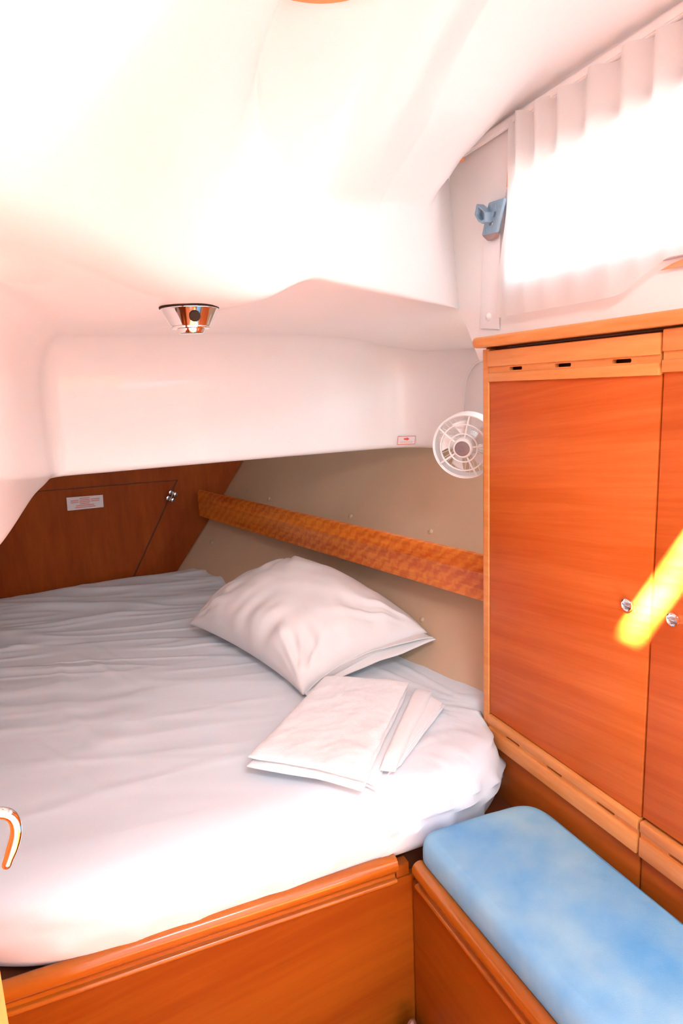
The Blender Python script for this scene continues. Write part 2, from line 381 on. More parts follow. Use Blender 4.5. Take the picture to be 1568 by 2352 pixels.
# hull liner (beige) below, flaring outboard
rings = []
hb = catmull([(1.215, 1.512, 0), (1.205, 1.652, 0), (1.118, 1.98, 0), (.985, 2.5, 0), (.79, 3.2, 0), (.629, 3.74, 0)], 60)
for p in hb:
    row = []
    for k in range(24):
        z = .30 + (1.62 - .30) * k / 23; u = (z - .64)
        row.append(Vector((p.x + .75 * u - .06 * u * u, p.y, z)))
    rings.append(row)
o = MB().loft(rings).build('wall_hull', 'liner'); struct(o)
sm = o.modifiers.new('thickness', 'SOLIDIFY'); sm.thickness = .02; sm.offset = 0
# bulkhead at the foot of the berth, with the opening of the locker hatch
hole = [(-.55, .50), (.30, .50), (.648, 1.131), (-.55, 1.146)]
plate([(-.9, .3), (.75, .3), (.78, .60), (1.35, 1.60), (-.9, 1.60)], [hole], (0, 3.72, 0), (1, 0, 0), (0, 0, 1), -.02, 'wall_back', 'bulk')['kind'] = 'structure'
struct(box('wall_left', (-.93, 1.0, -.15), (-.90, 3.76, 2.38), 'gel'))
struct(box('wall_far', (-.93, 3.76, -.15), (1.8, 3.79, 2.38), 'gel'))
struct(box('wall_port', (-.95, -.6, -.15), (-.92, 1.1, 2.30), 'door')); bpy.data.objects['wall_port'].name = 'wall_left_forward'
struct(box('wall_outer', (1.75, 1.74, -.15), (1.78, 3.79, 2.38), 'gel')); bpy.data.objects['wall_outer'].name = 'wall_outboard'

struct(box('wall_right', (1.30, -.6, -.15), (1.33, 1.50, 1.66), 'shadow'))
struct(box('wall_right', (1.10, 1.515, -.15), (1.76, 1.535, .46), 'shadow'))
# ================================================================== LOCKER HATCH in the bulkhead
t = empty('locker_hatch', (.2, 3.71, .5), 'shaded wooden locker hatch in the end wall above the foot of the berth', 'hatch')
plate([(-.545, .505), (.293, .505), (.638, 1.126), (-.545, 1.141)], [], (0, 3.722, 0), (1, 0, 0), (0, 0, 1), -.012, 'panel', 'bulk', None)
child(bpy.data.objects['panel'], t)
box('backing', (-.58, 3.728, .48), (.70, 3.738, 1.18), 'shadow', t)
mb = MB()
for a, z in ((.581, 1.066), (.607, 1.040)):
    pass
hc = Vector((.602, 3.698, 1.044))
d1 = Vector((.487, 0, .873)); d2 = Vector((.873, 0, -.487))
hin = MB()
for sx in (-1, 1):
    for sz in (-1, 1):
        c = hc + d1 * sz * .017 + d2 * sx * .015
        hin.lathe([(.0001, -.008), (.009, -.007), (.0125, -.002), (.0125, .004)], c, (0, 1, 0), 20)
        hin.tube([c - d1 * .012 * 1, c + d1 * .012], .0085, 10)
hin.tube([hc - d1 * .028 + Vector((0, -.004, 0)), hc + d1 * .028 + Vector((0, -.004, 0))], .0045, 10)
hin.build('hinge', 'chrome', t)
stk = empty('sticker', (.15, 3.697, 1.03), 'white sticker with faded red print on the brown end wall hatch', 'sticker')
def quadplate(name, pts, y, mat, parent, th=-.0008): return plate(pts, [], (0, y, 0), (1, 0, 0), (0, 0, 1), -th, name, mat, parent)
quadplate('paper', [(.060, 1.022), (.240, 1.022), (.243, 1.088), (.062, 1.092)], 3.7085, 'paper', stk)
mb = MB()
for r_, spans in enumerate([[(.125, .175)], [(.08, .12), (.125, .175), (.18, .225)], [(.08, .118), (.122, .178), (.182, .222)], [(.125, .172)], [(.105, .195)], [(.098, .2)]]):
    z = 1.081 - r_ * .0095
    for a, b_ in spans: mb.box((a, 3.7066, z - .003), (b_, 3.7074, z + .003))
mb.build('print', 'pink', stk)

# ================================================================== SHELF FIDDLE along the hull
A0 = Vector((1.245, 1.50, .992)); A1 = Vector((.755, 3.69, .992))
sh = empty('shelf', (1.0, 2.6, .92), 'figured cherry wood shelf board running along the beige hull side above the pillow', 'shelf')
prof = [(-.012, -.075), (-.012, .060), (-.008, .071), (.0, .075), (.008, .071), (.012, .060), (.012, .020), (.0145, .015), (.012, .010), (.012, -.075)]
d = (A1 - A0).normalized(); sd_ = Vector((-d.y, d.x, 0)); sd_ = sd_ if sd_.x < 0 else -sd_
profile_bar([(a, b_) for a, b_ in prof], [A0.lerp(A1, k / 20) for k in range(21)], 'front_board', 'fiddle', sh, side=sd_)
mb = MB(); rows = []
for k in range(21):
    p = A0.lerp(A1, k / 20) - sd_ * .012
    zt = .955; q = p + Vector((.155 - .045 * 0, 0, 0))
    rows.append([Vector((p.x, p.y, zt)), Vector((p.x + .16, p.y, zt)), Vector((p.x + .16, p.y, zt - .012)), Vector((p.x, p.y, zt - .012))])
mb.loft(rows, True, True).build('shelf_bottom', 'liner', sh)

# upholstery buttons on the liner
def hull_point(y, z):
    for a, b_ in zip(hb, hb[1:]):
        if a.y <= y <= b_.y:
            p = a.lerp(b_, (y - a.y) / (b_.y - a.y)); break
    u = z - .64
    return Vector((p.x + .75 * u - .06 * u * u, y, z))
hn = Vector((-.78, -.22, .56)).normalized()
btn0 = None
for y, z, lab in ((2.654, 1.021, 'small beige screw cap on the liner above the shelf board, middle of three'), (2.177, 1.021, 'small beige screw cap above the shelf board, nearest the fan'),
               (3.3, 1.03, 'small beige screw cap above the shelf board, farthest from the fan'), (1.996, .744, 'small beige screw cap on the liner beside the pillow\'s right end'),
               (3.566, .776, 'small beige screw cap below the shelf board by the end wall')):
    if btn0 is None:
        b0 = MB().lathe([(.0001, .006), (.006, .0055), (.0095, .003), (.0105, -.001)], (0, 0, 0), hn, 20).build('screw_cap', 'liner')
        btn0 = b0; o = b0
    else:
        o = btn0.copy(); COL.objects.link(o)
    o.location = hull_point(y, z) + hn * .011; tag(o, lab, 'screw cap', 'screw caps on the hull liner')

# ================================================================== MATTRESS AND SHEET
mo = [(-.86, 1.70), (-.5, 1.50), (-.30, 1.42), (-.15, 1.350), (0, 1.324), (.3, 1.314), (.6, 1.309), (.85, 1.308), (.96, 1.324), (1.035, 1.365), (1.076, 1.415), (1.090, 1.475), (1.105, 1.53),
      (1.19, 1.56), (1.27, 1.66), (1.19, 2.0), (1.06, 2.5), (.86, 3.2), (.73, 3.62), (.62, 3.675), (0, 3.68), (-.6, 3.68), (-.84, 3.66), (-.86, 3.4), (-.86, 2.5)]
outl = [(p.x, p.y) for p in catmull([(a, b_, 0) for a, b_ in mo], 640, True)]
def ridge(v): return 1 - abs(v) * 2
def sheet_disp(p, k, i, nr):
    x, y = p.x, p.y
    top = ss(7, 16, k)
    z = 0.0
    # broad softness
    z += .007 * nz(x * 2.2, y * 2.2, 3) * top
    def fold(n, w_=.10): return math.exp(-(n / w_) ** 2)
    # long pulled folds running across the far half of the berth
    u = x * .94 - y * .34; v = x * .34 + y * .94
    far = ss(1.7, 2.8, y)
    z += top * (.001 + .011 * far) * fold(nz(u * .9, v * 4.2, 7), .13)
    z += top * (.0006 + .0045 * far) * fold(nz(u * 1.8 + 4, v * 10, 1), .14)
    z += top * .002 * fold(nz(x * .7, y * 5.5 + x * .8, 15), .07) * (1 - far)
    # fine pulls to the right corner
    du, dv = x - 1.12, y - 1.52; rr = math.hypot(du, dv); th = math.atan2(dv, -du)
    z += top * .0055 * fold(nz(th * 4.2, rr * .8, 5), .10) * ss(.05, .15, rr) * (1 - ss(.3, .75, rr))
    z += top * .0016 * nz(x * 4, y * 12, 2)
    # left crumple
    z += top * .013 * math.exp(-((x - .02) / .13) ** 2 - ((y - 2.15) / .4) ** 2) * fold(nz(x * 7 + y * 2, y * 1.5, 9), .16)
    if nr.x > .2 and y > 1.44: z += max(0, .62 - p.z) * ss(.2, .6, nr.x) * ss(1.44, 1.56, y) * ss(8, 11, k)
    # lump by the end wall
    z += .032 * math.exp(-((y - 3.45) / .22) ** 2) * (.55 + .45 * nz(x * 2.3, 1.7, 4)) * top
    # side tension folds, running along the edge
    side = 1 - ss(12, 18, k)
    if y < 1.75 and k < 20:
        w_ = .6 + .8 * ss(.4, 1.0, x)
        s_ = .014 * w_ * fold(nz(x * 1.3 + y * 1.5, (p.z) * 24 + x * 4.2, 11), .11) * ss(2, 5, k)
        p = Vector((p.x + nr.x * s_, p.y + nr.y * s_, p.z))
    # front-left corner lifts a little
    z += .012 * (1 - ss(-.3, .1, x)) * (1 - ss(1.4, 1.9, y)) * (1 - top)
    return Vector((p.x, p.y, p.z + z))
# side profile: tucked bottom, bulging belly, big soft shoulder
prof = [(-.075, .404), (-.050, .402), (-.030, .408), (-.014, .424), (-.003, .448), (.005, .476), (.009, .50), (.010, .515), (.009, .53), (.007, .545), (.003, .562), (-.004, .577), (-.014, .590), (-.027, .600), (-.043, .608), (-.065, .614), (-.092, .618), (-.13, .620)]
ring_solid(outl, prof, inner=120, disp=sheet_disp, rad=0.0).build('mattress', 'sheet', angle=180)
tag(bpy.data.objects['mattress'], 'wide berth mattress covered by a wrinkled white fitted sheet', 'mattress')
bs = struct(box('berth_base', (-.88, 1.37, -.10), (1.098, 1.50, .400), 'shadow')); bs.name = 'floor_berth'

# ================================================================== PILLOW
def pillow():
    cL, cT, cR, cB = Vector((.446, 2.61, .672)), Vector((.930, 2.62, .866)), Vector((1.150, 1.90, .735)), Vector((.652, 1.845, .640))
    n = 90
    def rect(u, v):  # u along L->B (0..1), v from L/B side to T/R side
        # u: 0 at L/T end, 1 at B/R end
        a = cL.lerp(cB, u); b_ = cT.lerp(cR, u); return a.lerp(b_, v)
    nrm = (cB - cL).cross(cT - cL).normalized()
    if nrm.z < 0: nrm = -nrm
    top = []; bot = []
    for j in range(n + 1):
        rt, rb = [], []
        for i in range(n + 1):
            u, v = i / n, j / n; U = 2 * u - 1; V = 2 * v - 1
            pin = .045
            # edges pulled inwards between the corners
            uu = u + (-U) * pin * (1 - V * V) ** .8 * abs(U) ** 2 * (1 if U > 0 else -.5)
            vv = v + (-V) * (pin + .02) * (1 - U * U) ** .8 * abs(V) ** 2 * (1 if V < 0 else -1.1)
            p = rect(uu, vv)
            h = (max(0, 1 - abs(U) ** 2.4) ** .52) * (max(0, 1 - abs(V) ** 2.4) ** .52)
            hb_ = h
            # wrinkles radiating from the corners and across the front edge
            ww = 0
            for cu, cv, ph in ((0, 0, 1), (1, 0, 2), (1, 1, 3), (0, 1, 4)):
                du, dv = u - cu, (v - cv) * .62; r = math.hypot(du, dv) + 1e-4; th = math.atan2(dv, du)
                ww += .017 * math.exp(-((r - .16) / .14) ** 2) * nz(th * 5.5 + 3 * ph, r * 1.6, ph)
            ww += .016 * math.exp(-((v - .16) / .16) ** 2) * nz(u * 13, v * 2.2, 8)
            ww += .015 * math.exp(-((u - .86) / .12) ** 2) * nz(u * 3.0, v * 11 + u * 4, 6)
            ww += .006 * nz(u * 7, v * 7, 5)
            e = min(1, h * 3)
            rt.append(p + nrm * (.180 * h + ww * 1.3 * e))
            rb.append(p - nrm * (.055 * hb_) + Vector((0, 0, 0)))
        top.append(rt); bot.append(rb)
    mb = MB().loft(top); mb.loft(bot)
    # keep bottom above the sheet
    v = []
    for q in mb.v:
        zmin = .628
        v.append((q[0], q[1], max(q[2], zmin + .002)))
    t = empty('pillow', (.8, 2.2, .63), 'plump white pillow leaning on the beige hull side at the head of the berth', 'pillow')
    o = obj('cushion_body', v, mb.f, 'pillow', t, angle=180)
    # open hem of the pillowcase at the near short end
    hem = []
    out_ = (cB - cL).normalized() * .5 + (cR - cT).normalized() * .5; out_.normalize()
    for layer, dz in ((0, .012), (1, -.010)):
        rows = []
        for j in range(61):
            v_ = j / 60; V = 2 * v_ - 1
            e = rect(1.0 - .045 * (1 - V * V) ** .8, .02 + .96 * v_)
            g = (1 - V * V)
            lift = .020 * g * (1 if layer == 0 else -1) + .006 * nz(v_ * 6, layer * 3, 2)
            w_ = .018 + .040 * ss(.25, .95, v_) + (.012 if layer else 0)
            row = []
            for k in range(7):
                s_ = k / 6
                p = e + out_ * (w_ * s_ - .02) + nrm * (lift * (s_ ** .8) + dz * .1)
                p.z = max(p.z, .634 + .003 * (1 - layer)); row.append(p)
            rows.append(row)
        hem.append(rows)
    mb = MB()
    for r in hem: mb.loft(r)
    o = mb.build('open_hem', 'pillow', t, angle=180)
    s = o.modifiers.new('thickness', 'SOLIDIFY'); s.thickness = .003; s.offset = 0
pillow()

# ================================================================== TOWELS
def slab(c, z0, th, amp=.0, seed=0, n=70, p=10, tilt=None, curl=0.0, m=None):
    """soft folded slab. c = four plan corners (near-left, near-right, far-right, far-left)"""
    c = [Vector((a, b_, 0)) for a, b_ in c]; m = m or n
    def g(u, v): return c[0].lerp(c[1], u).lerp(c[3].lerp(c[2], u), v)
    def sp(i, n): a = -math.cos(math.pi * i / n); return a * .85 + (2 * i / n - 1) * .15
    top, bot = [], []
    for j in range(n + 1):
        rt, rb = [], []
        for i in range(m + 1):
            U = sp(i, m); V = sp(j, n)
            q = g((U + 1) / 2, (V + 1) / 2)
            e = max(0, 1 - abs(U) ** p) ** .5 * max(0, 1 - abs(V) ** p) ** .5
            w_ = amp * (nz(q.x * 14, q.y * 14, seed) + .5 * nz(q.x * 40, q.y * 40, seed + 3))
            wob = Vector((nz(q.x * 12, q.y * 12, seed + 9), nz(q.x * 12 + 5, q.y * 12, seed + 4), 0)) * amp * 1.3 * max(abs(U), abs(V)) ** 6
            zc = z0 + th / 2 - .6 * max(0, 1.39 - q.y) ** 1.5
            rt.append(q + wob + Vector((0, 0, zc + th / 2 * e + w_ * e)))
            rb.append(q + wob + Vector((0, 0, zc - th / 2 * e + w_ * e * .6)))
        top.append(rt); bot.append(rb)
    return MB().loft(top).loft(bot)
def inset(c, l=0, r=0, nr=0, f=0):
    c = [Vector(p) for p in c]; ux = (c[1] - c[0]).normalized(); uy = (c[3] - c[0]).normalized()
    return [tuple(c[0] + ux * l + uy * nr), tuple(c[1] - ux * r + uy * nr), tuple(c[2] - ux * r - uy * f), tuple(c[3] + ux * l - uy * f)]
ZT = .630
big = [(.372, 1.516), (.600, 1.298), (.955, 1.69), (.735, 1.865)]
# folded bed linen lying right under the towel
t = empty('folded_sheet', (.66, 1.6, ZT), 'thin folded white sheet lying under the towel, its stacked edges showing on the right', 'sheet')
cc = [(.440, 1.60), (.640, 1.318), (.965, 1.665), (.60, 1.80)]
for k in range(3):
    slab(inset(cc, l=.012 * k, r=.004 * k, nr=.004 * (k % 2)), ZT + k * .0055, .0052, .001, k, 40, p=14).build('fold_layer', 'linen', t)
# bath towel: two thick layers wrapped round at the right
t = empty('towel', (.66, 1.6, ZT + .017), 'thick fluffy white bath towel folded flat on the bed in front of the pillow', 'towel')
slab(inset(big, l=.0, r=.004, nr=.0), ZT + .0165, .022, .0025, 11, 90, p=16).build('lower_layer', 'terry', t)
slab(inset(big, l=.005, r=.002, nr=.006), ZT + .0375, .026, .0040, 14, 100, p=13).build('upper_layer', 'terry', t)
# second folded cloth beside it: thick rolled fold plus thin layers to the right
t = empty('folded_pillowcase', (.84, 1.5, ZT), 'folded white cloth with a rolled edge lying against the towel\'s right side', 'cloth')
cc = [(.672, 1.356), (.706, 1.336), (1.012, 1.650), (.978, 1.698)]
slab(cc, ZT, .042, .0022, 21, 60, p=3.4).build('rolled_fold', 'linen', t)
cc2 = [(.690, 1.352), (.742, 1.372), (1.020, 1.590), (1.0, 1.64)]
for k in range(4):
    slab(inset(cc2, r=.005 * k, f=.012 * ((k * 2) % 3), nr=.012 * k), ZT + k * .0048, .0046, .0012, 30 + k, 36, p=12).build('fold_layer', 'linen', t)

# ================================================================== BERTH FRONT
t = empty('berth_front', (.2, 1.31, -.11), 'varnished cherry front board of the berth below the mattress, left of the bench', 'berth front')
Y0 = 1.300
def rail_profile():
    # (towards viewer, z): bullnose, cove, bead
    P = []
    for a in range(0, 181, 18): P.append((.0 + .020 * math.cos(math.radians(a)) - .006, .0 + .020 * math.sin(math.radians(a)) - .020))
    P = [(.014, -.020)] + P
    pr = [(-.026, -.080), (-.026, -.020)]
    for a in range(170, -1, -10): pr.append((-.006 + .020 * math.cos(math.radians(a)), -.020 + .020 * math.sin(math.radians(a))))
    pr += [(.014, -.030), (.010, -.037), (.000, -.046), (-.005, -.056), (-.004, -.063)]
    for a in range(80, -91, -17): pr.append((.001 + .006 * math.cos(math.radians(a)), -.070 + .0065 * math.sin(math.radians(a))))
    pr += [(-.003, -.079), (-.006, -.080)]
    return pr
RP = rail_profile()
path = [(-.62, 1.352, .44), (-.2, 1.334, .44), (.25, 1.316, .44), (.679, 1.298, .44)]
path = resample([Vector(p) for p in path], 24)
o = profile_bar(RP, path, 'top_rail', 'trim', t, side=(0.04, -1, 0))
MB().loft([[Vector((x, y_ + .004, .368)), Vector((x, y_ + .022, .368)), Vector((x, y_ + .022, -.11)), Vector((x, y_ + .004, -.11))] for x, y_ in ((-.62, 1.352), (.744, 1.2965))], True, True).build('front_panel', 'panel', t)
box('corner_block', (.684, 1.306, .30), (.722, 1.335, .402), 'panel', t, .003)
# ================================================================== BENCH
t = empty('bench', (.9, .8, -.11), 'cherry wood bench box with a rounded top rail beside the wardrobe', 'bench')
o = profile_bar(RP, resample([Vector((.722, 1.268, .43)), Vector((.735, -.5, .43))], 14), 'top_rail', 'trim', t, side=(-1, -.01, 0))
MB().loft([[Vector((x_ + .002, y, .358)), Vector((x_ + .020, y, .358)), Vector((x_ + .020, y, -.11)), Vector((x_ + .002, y, -.11))] for x_, y in ((.722, 1.292), (.735, -.5))], True, True).build('side_panel', 'panel', t)
box('seat_board', (.745, -.5, .405), (1.098, 1.28, .42), 'shadow', t)
# cushion
co = round_poly([(.742, -.45), (1.082, -.45), (1.082, 1.262), (.733, 1.285)], [.02, .02, .085, .05], 10)
co = resample([Vector((p[0], p[1], 0)) for p in co], 420, True)
def cdisp(p, k, i, nr):
    d_ = .004 * nz(p.x * 5, p.y * 4, 2) + .0015 * nz(p.x * 20, p.y * 20, 3)
    cx = (p.x - .908) / .17
    return Vector((p.x, p.y, p.z + (d_ + .007 * (1 - min(1, cx * cx))) * ss(6, 9, k)))
prof = [(-.012, .424), (-.003, .427), (.001, .435), (.001, .46), (-.001, .474), (-.004, .485), (-.009, .493), (-.015, .498), (-.023, .501), (-.032, .503)]
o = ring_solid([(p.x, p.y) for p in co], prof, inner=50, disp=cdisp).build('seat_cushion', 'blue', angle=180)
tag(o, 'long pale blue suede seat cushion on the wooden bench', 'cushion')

# ================================================================== WARDROBE / HANGING LOCKER
t = empty('wardrobe', (1.25, 1.0, -.11), 'tall cherry wardrobe with two flat doors standing above the bench', 'wardrobe')
FX = 1.10
box('carcass', (FX + .022, -.3, -.11), (FX + .042, 1.495, 1.684), 'shadow', t)
box('side_panel', (FX + .012, 1.490, .30), (FX + .14, 1.508, 1.688), 'trim', t, .001)
# rounded corner post
pr = round_poly([(FX - .002, 1.479), (FX - .002, 1.512), (FX + .03, 1.512), (FX + .03, 1.479)], [.004, .014, .002, .002], 8)
mb = MB().loft([[Vector((p[0], p[1], z)) for p in pr] for z in (.50, 1.678, 1.683)], True, True); mb.build('corner_post', 'rail', t)
def slots(ys, z0, z1): return [[(y0, z0), (y1, z0), (y1 + .002, (z0 + z1) / 2), (y1, z1), (y0, z1), (y0 - .002, (z0 + z1) / 2)] for y0, y1 in ys]
def make_door(y0, y1, zo, top, slot_t, slot_b, lab):
    dd = MB().box((FX, y0, .640 + zo), (FX + .018, y1, 1.600 + zo), .0015).build('door', 'door', t); dd['label'] = lab
    def sub(o): o.parent = dd; return o
    # top: upper rail, slotted strip, lower rail
    sub(box('rail', (FX - .009, y0, 1.636 + zo), (FX + .018, y1, 1.678 + zo), 'rail', None, .003))
    sub(box('rail', (FX - .009, y0, 1.597 + zo), (FX + .018, y1, 1.621 + zo), 'rail', None, .003))
    sub(plate([(y0, 1.618 + zo), (y1, 1.618 + zo), (y1, 1.640 + zo), (y0, 1.640 + zo)], slots(slot_t, 1.6245 + zo, 1.6325 + zo), (FX - .003, 0, 0), (0, 1, 0), (0, 0, 1), .012, 'vent_strip', 'rail'))
    sub(box('rail', (FX - .009, y0, .610), (FX + .018, y1, .637), 'rail', None, .003))
    sub(box('rail', (FX - .009, y0, .551), (FX + .018, y1, .598), 'rail', None, .003))
    sub(plate([(y0, .595), (y1, .595), (y1, .614), (y0, .614)], slots(slot_b, .6005, .6078), (FX - .003, 0, 0), (0, 1, 0), (0, 0, 1), .012, 'vent_strip', 'rail'))
    return dd
dl = make_door(.934, 1.476, 0, 0, [(1.343, 1.389), (1.175, 1.224), (1.006, 1.053)], [(1.34, 1.396), (1.176, 1.228), (1.004, 1.056)], 'left door with three vent slots top and bottom')
dr = make_door(.35, .928, .005, 0, [(.75, .80), (.58, .63), (.42, .47)], [(.80, .855), (.62, .67), (.44, .49)], 'right door, partly in bright sun')
def knob(y, z, dpar):
    mb = MB().lathe([(.0145, .000), (.0150, -.003), (.0138, -.0065), (.0118, -.0075), (.0105, -.0055), (.0098, -.0035), (.006, -.0028), (.0001, -.0025)], (FX, y, z), (1, 0, 0), 40)
    k = mb.build('latch', 'chrome', None); k.parent = dpar
    mb = MB().box((FX - .0075, y - .0095, z - .002), (FX - .0025, y + .0095, z + .002), .001)
    b_ = mb.build('thumb_bar', 'chrome', None); b_.parent = dpar
knob(.990, 1.115, dl); knob(.876, 1.118, dr)
box('base_panel', (FX + .004, .934, -.11), (FX + .02, 1.49, .547), 'base', t, .001)
box('base_panel', (FX + .004, .35, -.11), (FX + .02, .928, .547), 'base', t, .001)
# worktop over the wardrobe
wp = round_poly([(1.075, -.3), (1.168, -.3), (1.168, 1.53), (1.075, 1.53)], [0, 0, 0, .03], 8)
wp = resample([Vector((p[0], p[1], 0)) for p in wp], 260, True)
pf = [(-.004, 1.688), (.001, 1.690), (.004, 1.696), (.005, 1.702), (.004, 1.708), (.001, 1.713), (-.004, 1.715)]
o = ring_solid([(p.x, p.y) for p in wp], pf, inner=3).build('worktop', 'rail', angle=50)
tag(o, 'light cherry worktop edge running along the top of the wardrobe', 'worktop')
# ================================================================== WINDOW, CURTAIN, TRACK, STRAP, CLIP
fr = round_poly([(.32, 1.852), (1.468, 1.852), (1.472, 2.118), (.32, 2.135)], .05)
fo = round_poly([(.28, 1.822), (1.492, 1.822), (1.500, 2.105), (.28, 2.165)], .055)
wf = plate(fo, [fr], (WX - .008, 0, 0), (0, 1, 0), (0, 0, 1), .03, 'window_1', 'greyl', None, .003); struct(wf)
wg = plate(fr, [], (WX + .018, 0, 0), (0, 1, 0), (0, 0, 1), .004, 'pane', 'glass', None); wg.parent = wf
sl = plate([(1.470, 2.085), (1.486, 2.09), (1.481, 2.145), (1.464, 2.150)], [], (WX - .010, 0, 0), (0, 1, 0), (0, 0, 1), .003, 'orange_sliver', 'amber', None); sl.parent = wf  # orange strip standing in for a reflection at the frame edge
sl2 = plate([(.86, 1.803), (1.0, 1.803), (.97, 1.812), (.92, 1.820), (.86, 1.826)], [], (WX - .010, 0, 0), (0, 1, 0), (0, 0, 1), .003, 'orange_sliver', 'amber', None); sl2.parent = wf  # orange crescent below the curtain hem
# curtain
rows = []
for i in range(320):
    s_ = i / 319; row = []
    for k in range(50):
        v = k / 49
        yt = 1.452 - s_ * 1.15; yb = 1.497 - s_ * 1.19
        zt = 2.236 + .004 * math.sin(s_ * 60); zb = 1.765 + .055 * ss(.33, .46, s_)
        ph = s_ * 95 + 1.5 * math.sin(s_ * 13)
        amp = .010 * (1 - v) ** .7 + .005
        x = 1.138 + amp * math.sin(ph) * (1 - .5 * v) + .004 * nz(s_ * 14, v * 3, 2)
        row.append(Vector((x, yt + (yb - yt) * ss(.25, .95, v), zt + (zb - zt) * v)))
    rows.append(row)
o = MB().loft(rows).build('curtain', 'curtain', angle=180)
tag(o, 'sheer white gathered curtain glowing with daylight in front of the side window', 'curtain')
# track
t = empty('curtain_track', (1.155, 1.0, 2.23), 'white plastic curtain track on the side wall above the window', 'curtain rail')
pth = resample([Vector((1.156, 1.700, 2.228)), Vector((1.156, .9, 2.256)), Vector((1.156, .0, 2.258))], 12)
profile_bar([(0, -.011), (.006, -.011), (.006, -.008), (.010, -.008), (.010, .004), (.006, .004), (.006, .011), (0, .011)], pth, 'rail_body', 'white', t, side=(-1, 0, 0))
box('end_stop', (1.146, 1.668, 2.208), (1.158, 1.696, 2.218), 'amber', t, .003)
# strap
t = empty('strap', (1.16, 1.56, 1.74), 'white fabric tieback strap with a snap button hanging left of the curtain', 'strap')
plate([(1.523, 1.738), (1.608, 1.748), (1.590, 1.99), (1.520, 1.985)], [], (WX - .006, 0, 0), (0, 1, 0), (0, 0, 1), .004, 'band', 'linen', t, .001)
MB().lathe([(.0001, .007), (.006, .006), (.0105, .003), (.011, 0)], (WX - .006, 1.566, 1.775), (-1, 0, 0), 24).build('snap_button', 'white', t)
# blue clip
t = empty('window_clip', (1.15, 1.54, 1.99), 'grey blue plastic window clip at the curtain\'s left edge', 'clip')
org = (WX - .030, 0, 0)
Bp = round_poly([(1.566, 1.988), (1.503, 1.982), (1.470, 2.060), (1.535, 2.064)], .005)
plate(Bp, [round_poly([(1.510, 2.022), (1.520, 2.024), (1.514, 2.036), (1.504, 2.034)], .001), round_poly([(1.536, 2.006), (1.520, 2.005), (1.516, 2.013), (1.532, 2.014)], .001)], org, (0, 1, 0), (0, 0, 1), .009, 'back_plate', 'clip', t, .0012)
for (cy, cz) in ((1.517, 2.046), (1.504, 2.046), (1.491, 2.046), (1.548, 1.997), (1.535, 1.997), (1.522, 1.997)):
    MB().box((WX - .0325, cy - .0010, cz - .008), (WX - .029, cy + .0010, cz + .008), .0005).build('ridge', 'clip', t)
lev = round_poly([(1.568, 2.040), (1.558, 2.066), (1.535, 2.049), (1.520, 2.036), (1.520, 2.012), (1.535, 2.010), (1.552, 2.020)], .003)
c_ = Vector((1.541, 2.036)); inn = [tuple(c_ + (Vector(p) - c_) * .68) for p in lev]
plate(lev, [inn], (WX - .052, 0, 0), (0, 1, 0), (0, 0, 1), .022, 'lever', 'clip', t, .001)
plate([tuple(c_ + (Vector(p) - c_) * .72) for p in lev], [], (WX - .036, 0, 0), (0, 1, 0), (0, 0, 1), .004, 'lever_base', 'clip', t)
bp = round_poly([(1.566, 1.988), (1.503, 1.982), (1.520, 1.972), (1.543, 1.970)], .002)
plate(bp, [], (WX - .028, 0, 0), (0, 1, 0), (0, 0, 1), .014, 'catch', 'clipd', t)

# ================================================================== CEILING LAMP
c0 = Vector((.308, 1.452, 1.775))
t = empty('ceiling_lamp', c0, 'small round chrome spotlight on the white underside above the berth', 'lamp')
ax = Vector((0, 0, -1))
MB().lathe([(.0605, -.012), (.0605, .0005), (.059, .002), (.0420, .0345), (.0400, .0355), (.0400, .0375), (.036, .0375)], c0, ax, 72).build('housing', 'chrome', t)
MB().lathe([(.0625, -.013), (.0625, -.002), (.058, .001)], c0, ax, 64).build('gasket', 'dark', t)
MB().lathe([(.040, .0360), (.0395, .0395), (.034, .0405), (.030, .0405), (.0290, .044), (.0260, .0490), (.0235, .0500), (.0001, .0500)], c0, ax, 64).build('lens_ring', 'chrome', t)
dv = Vector((-.168, -.985, 0)).normalized(); rt_ = Vector((dv.y, -dv.x, 0)); 
rt_ = -rt_ if rt_.x < 0 else rt_
p = c0 + (dv * math.cos(.15) + rt_ * math.sin(.15)) * .0505 + Vector((0, 0, -.0185)); nv = (p - c0); nv.z = -.025; nv.normalize()
MB().lathe([(.0108, -.003), (.0118, .001), (.0110, .003), (.0001, .0036)], p, nv, 32).build('button', 'dark', t)

# ================================================================== ROUND OVERHEAD DISC
def under(x, y, z0=1.5):
    """point and normal on the moulded headliner straight above (x, y)"""
    ok, hit, nr_, _ = CEIL.ray_cast(Vector((x, y, z0)), Vector((0, 0, 1)))
    return hit, (nr_ if nr_.z < 0 else -nr_)
hit, hn_ = under(.405, .925)
c0 = hit + hn_ * .022
t = MB().lathe([(.155, -.05), (.155, .0), (.152, .004), (.0001, .004)], c0, hn_, 96).build('round_cover', 'disc')  # disc in streaked orange tones
tag(t, 'round orange cover set in the white ceiling', 'cover')
CD = t

# ================================================================== FAN
fc = Vector((1.176, 1.702, 1.406)); fa = (Vector((0, 0, 1.6)) - fc).normalized()
# the fan looks a little to the left and down of the viewer
side_l = Vector((-.911, .410, 0)).normalized()
fa = (fa + side_l * .28 + Vector((0, 0, -.24))).normalized()
t = empty('fan', fc - fa * .05, 'small round white caged cabin fan beside the wardrobe', 'fan')
R_ = .100
# shroud
MB().lathe([(R_ - .004, -.012), (R_, -.014), (R_ + .001, .0), (R_ + .001, .040), (R_ - .002, .043), (R_ - .006, .040), (R_ - .004, .0), (R_ - .004, -.012)], fc - fa * .03, fa, 72).build('shroud', 'white', t)
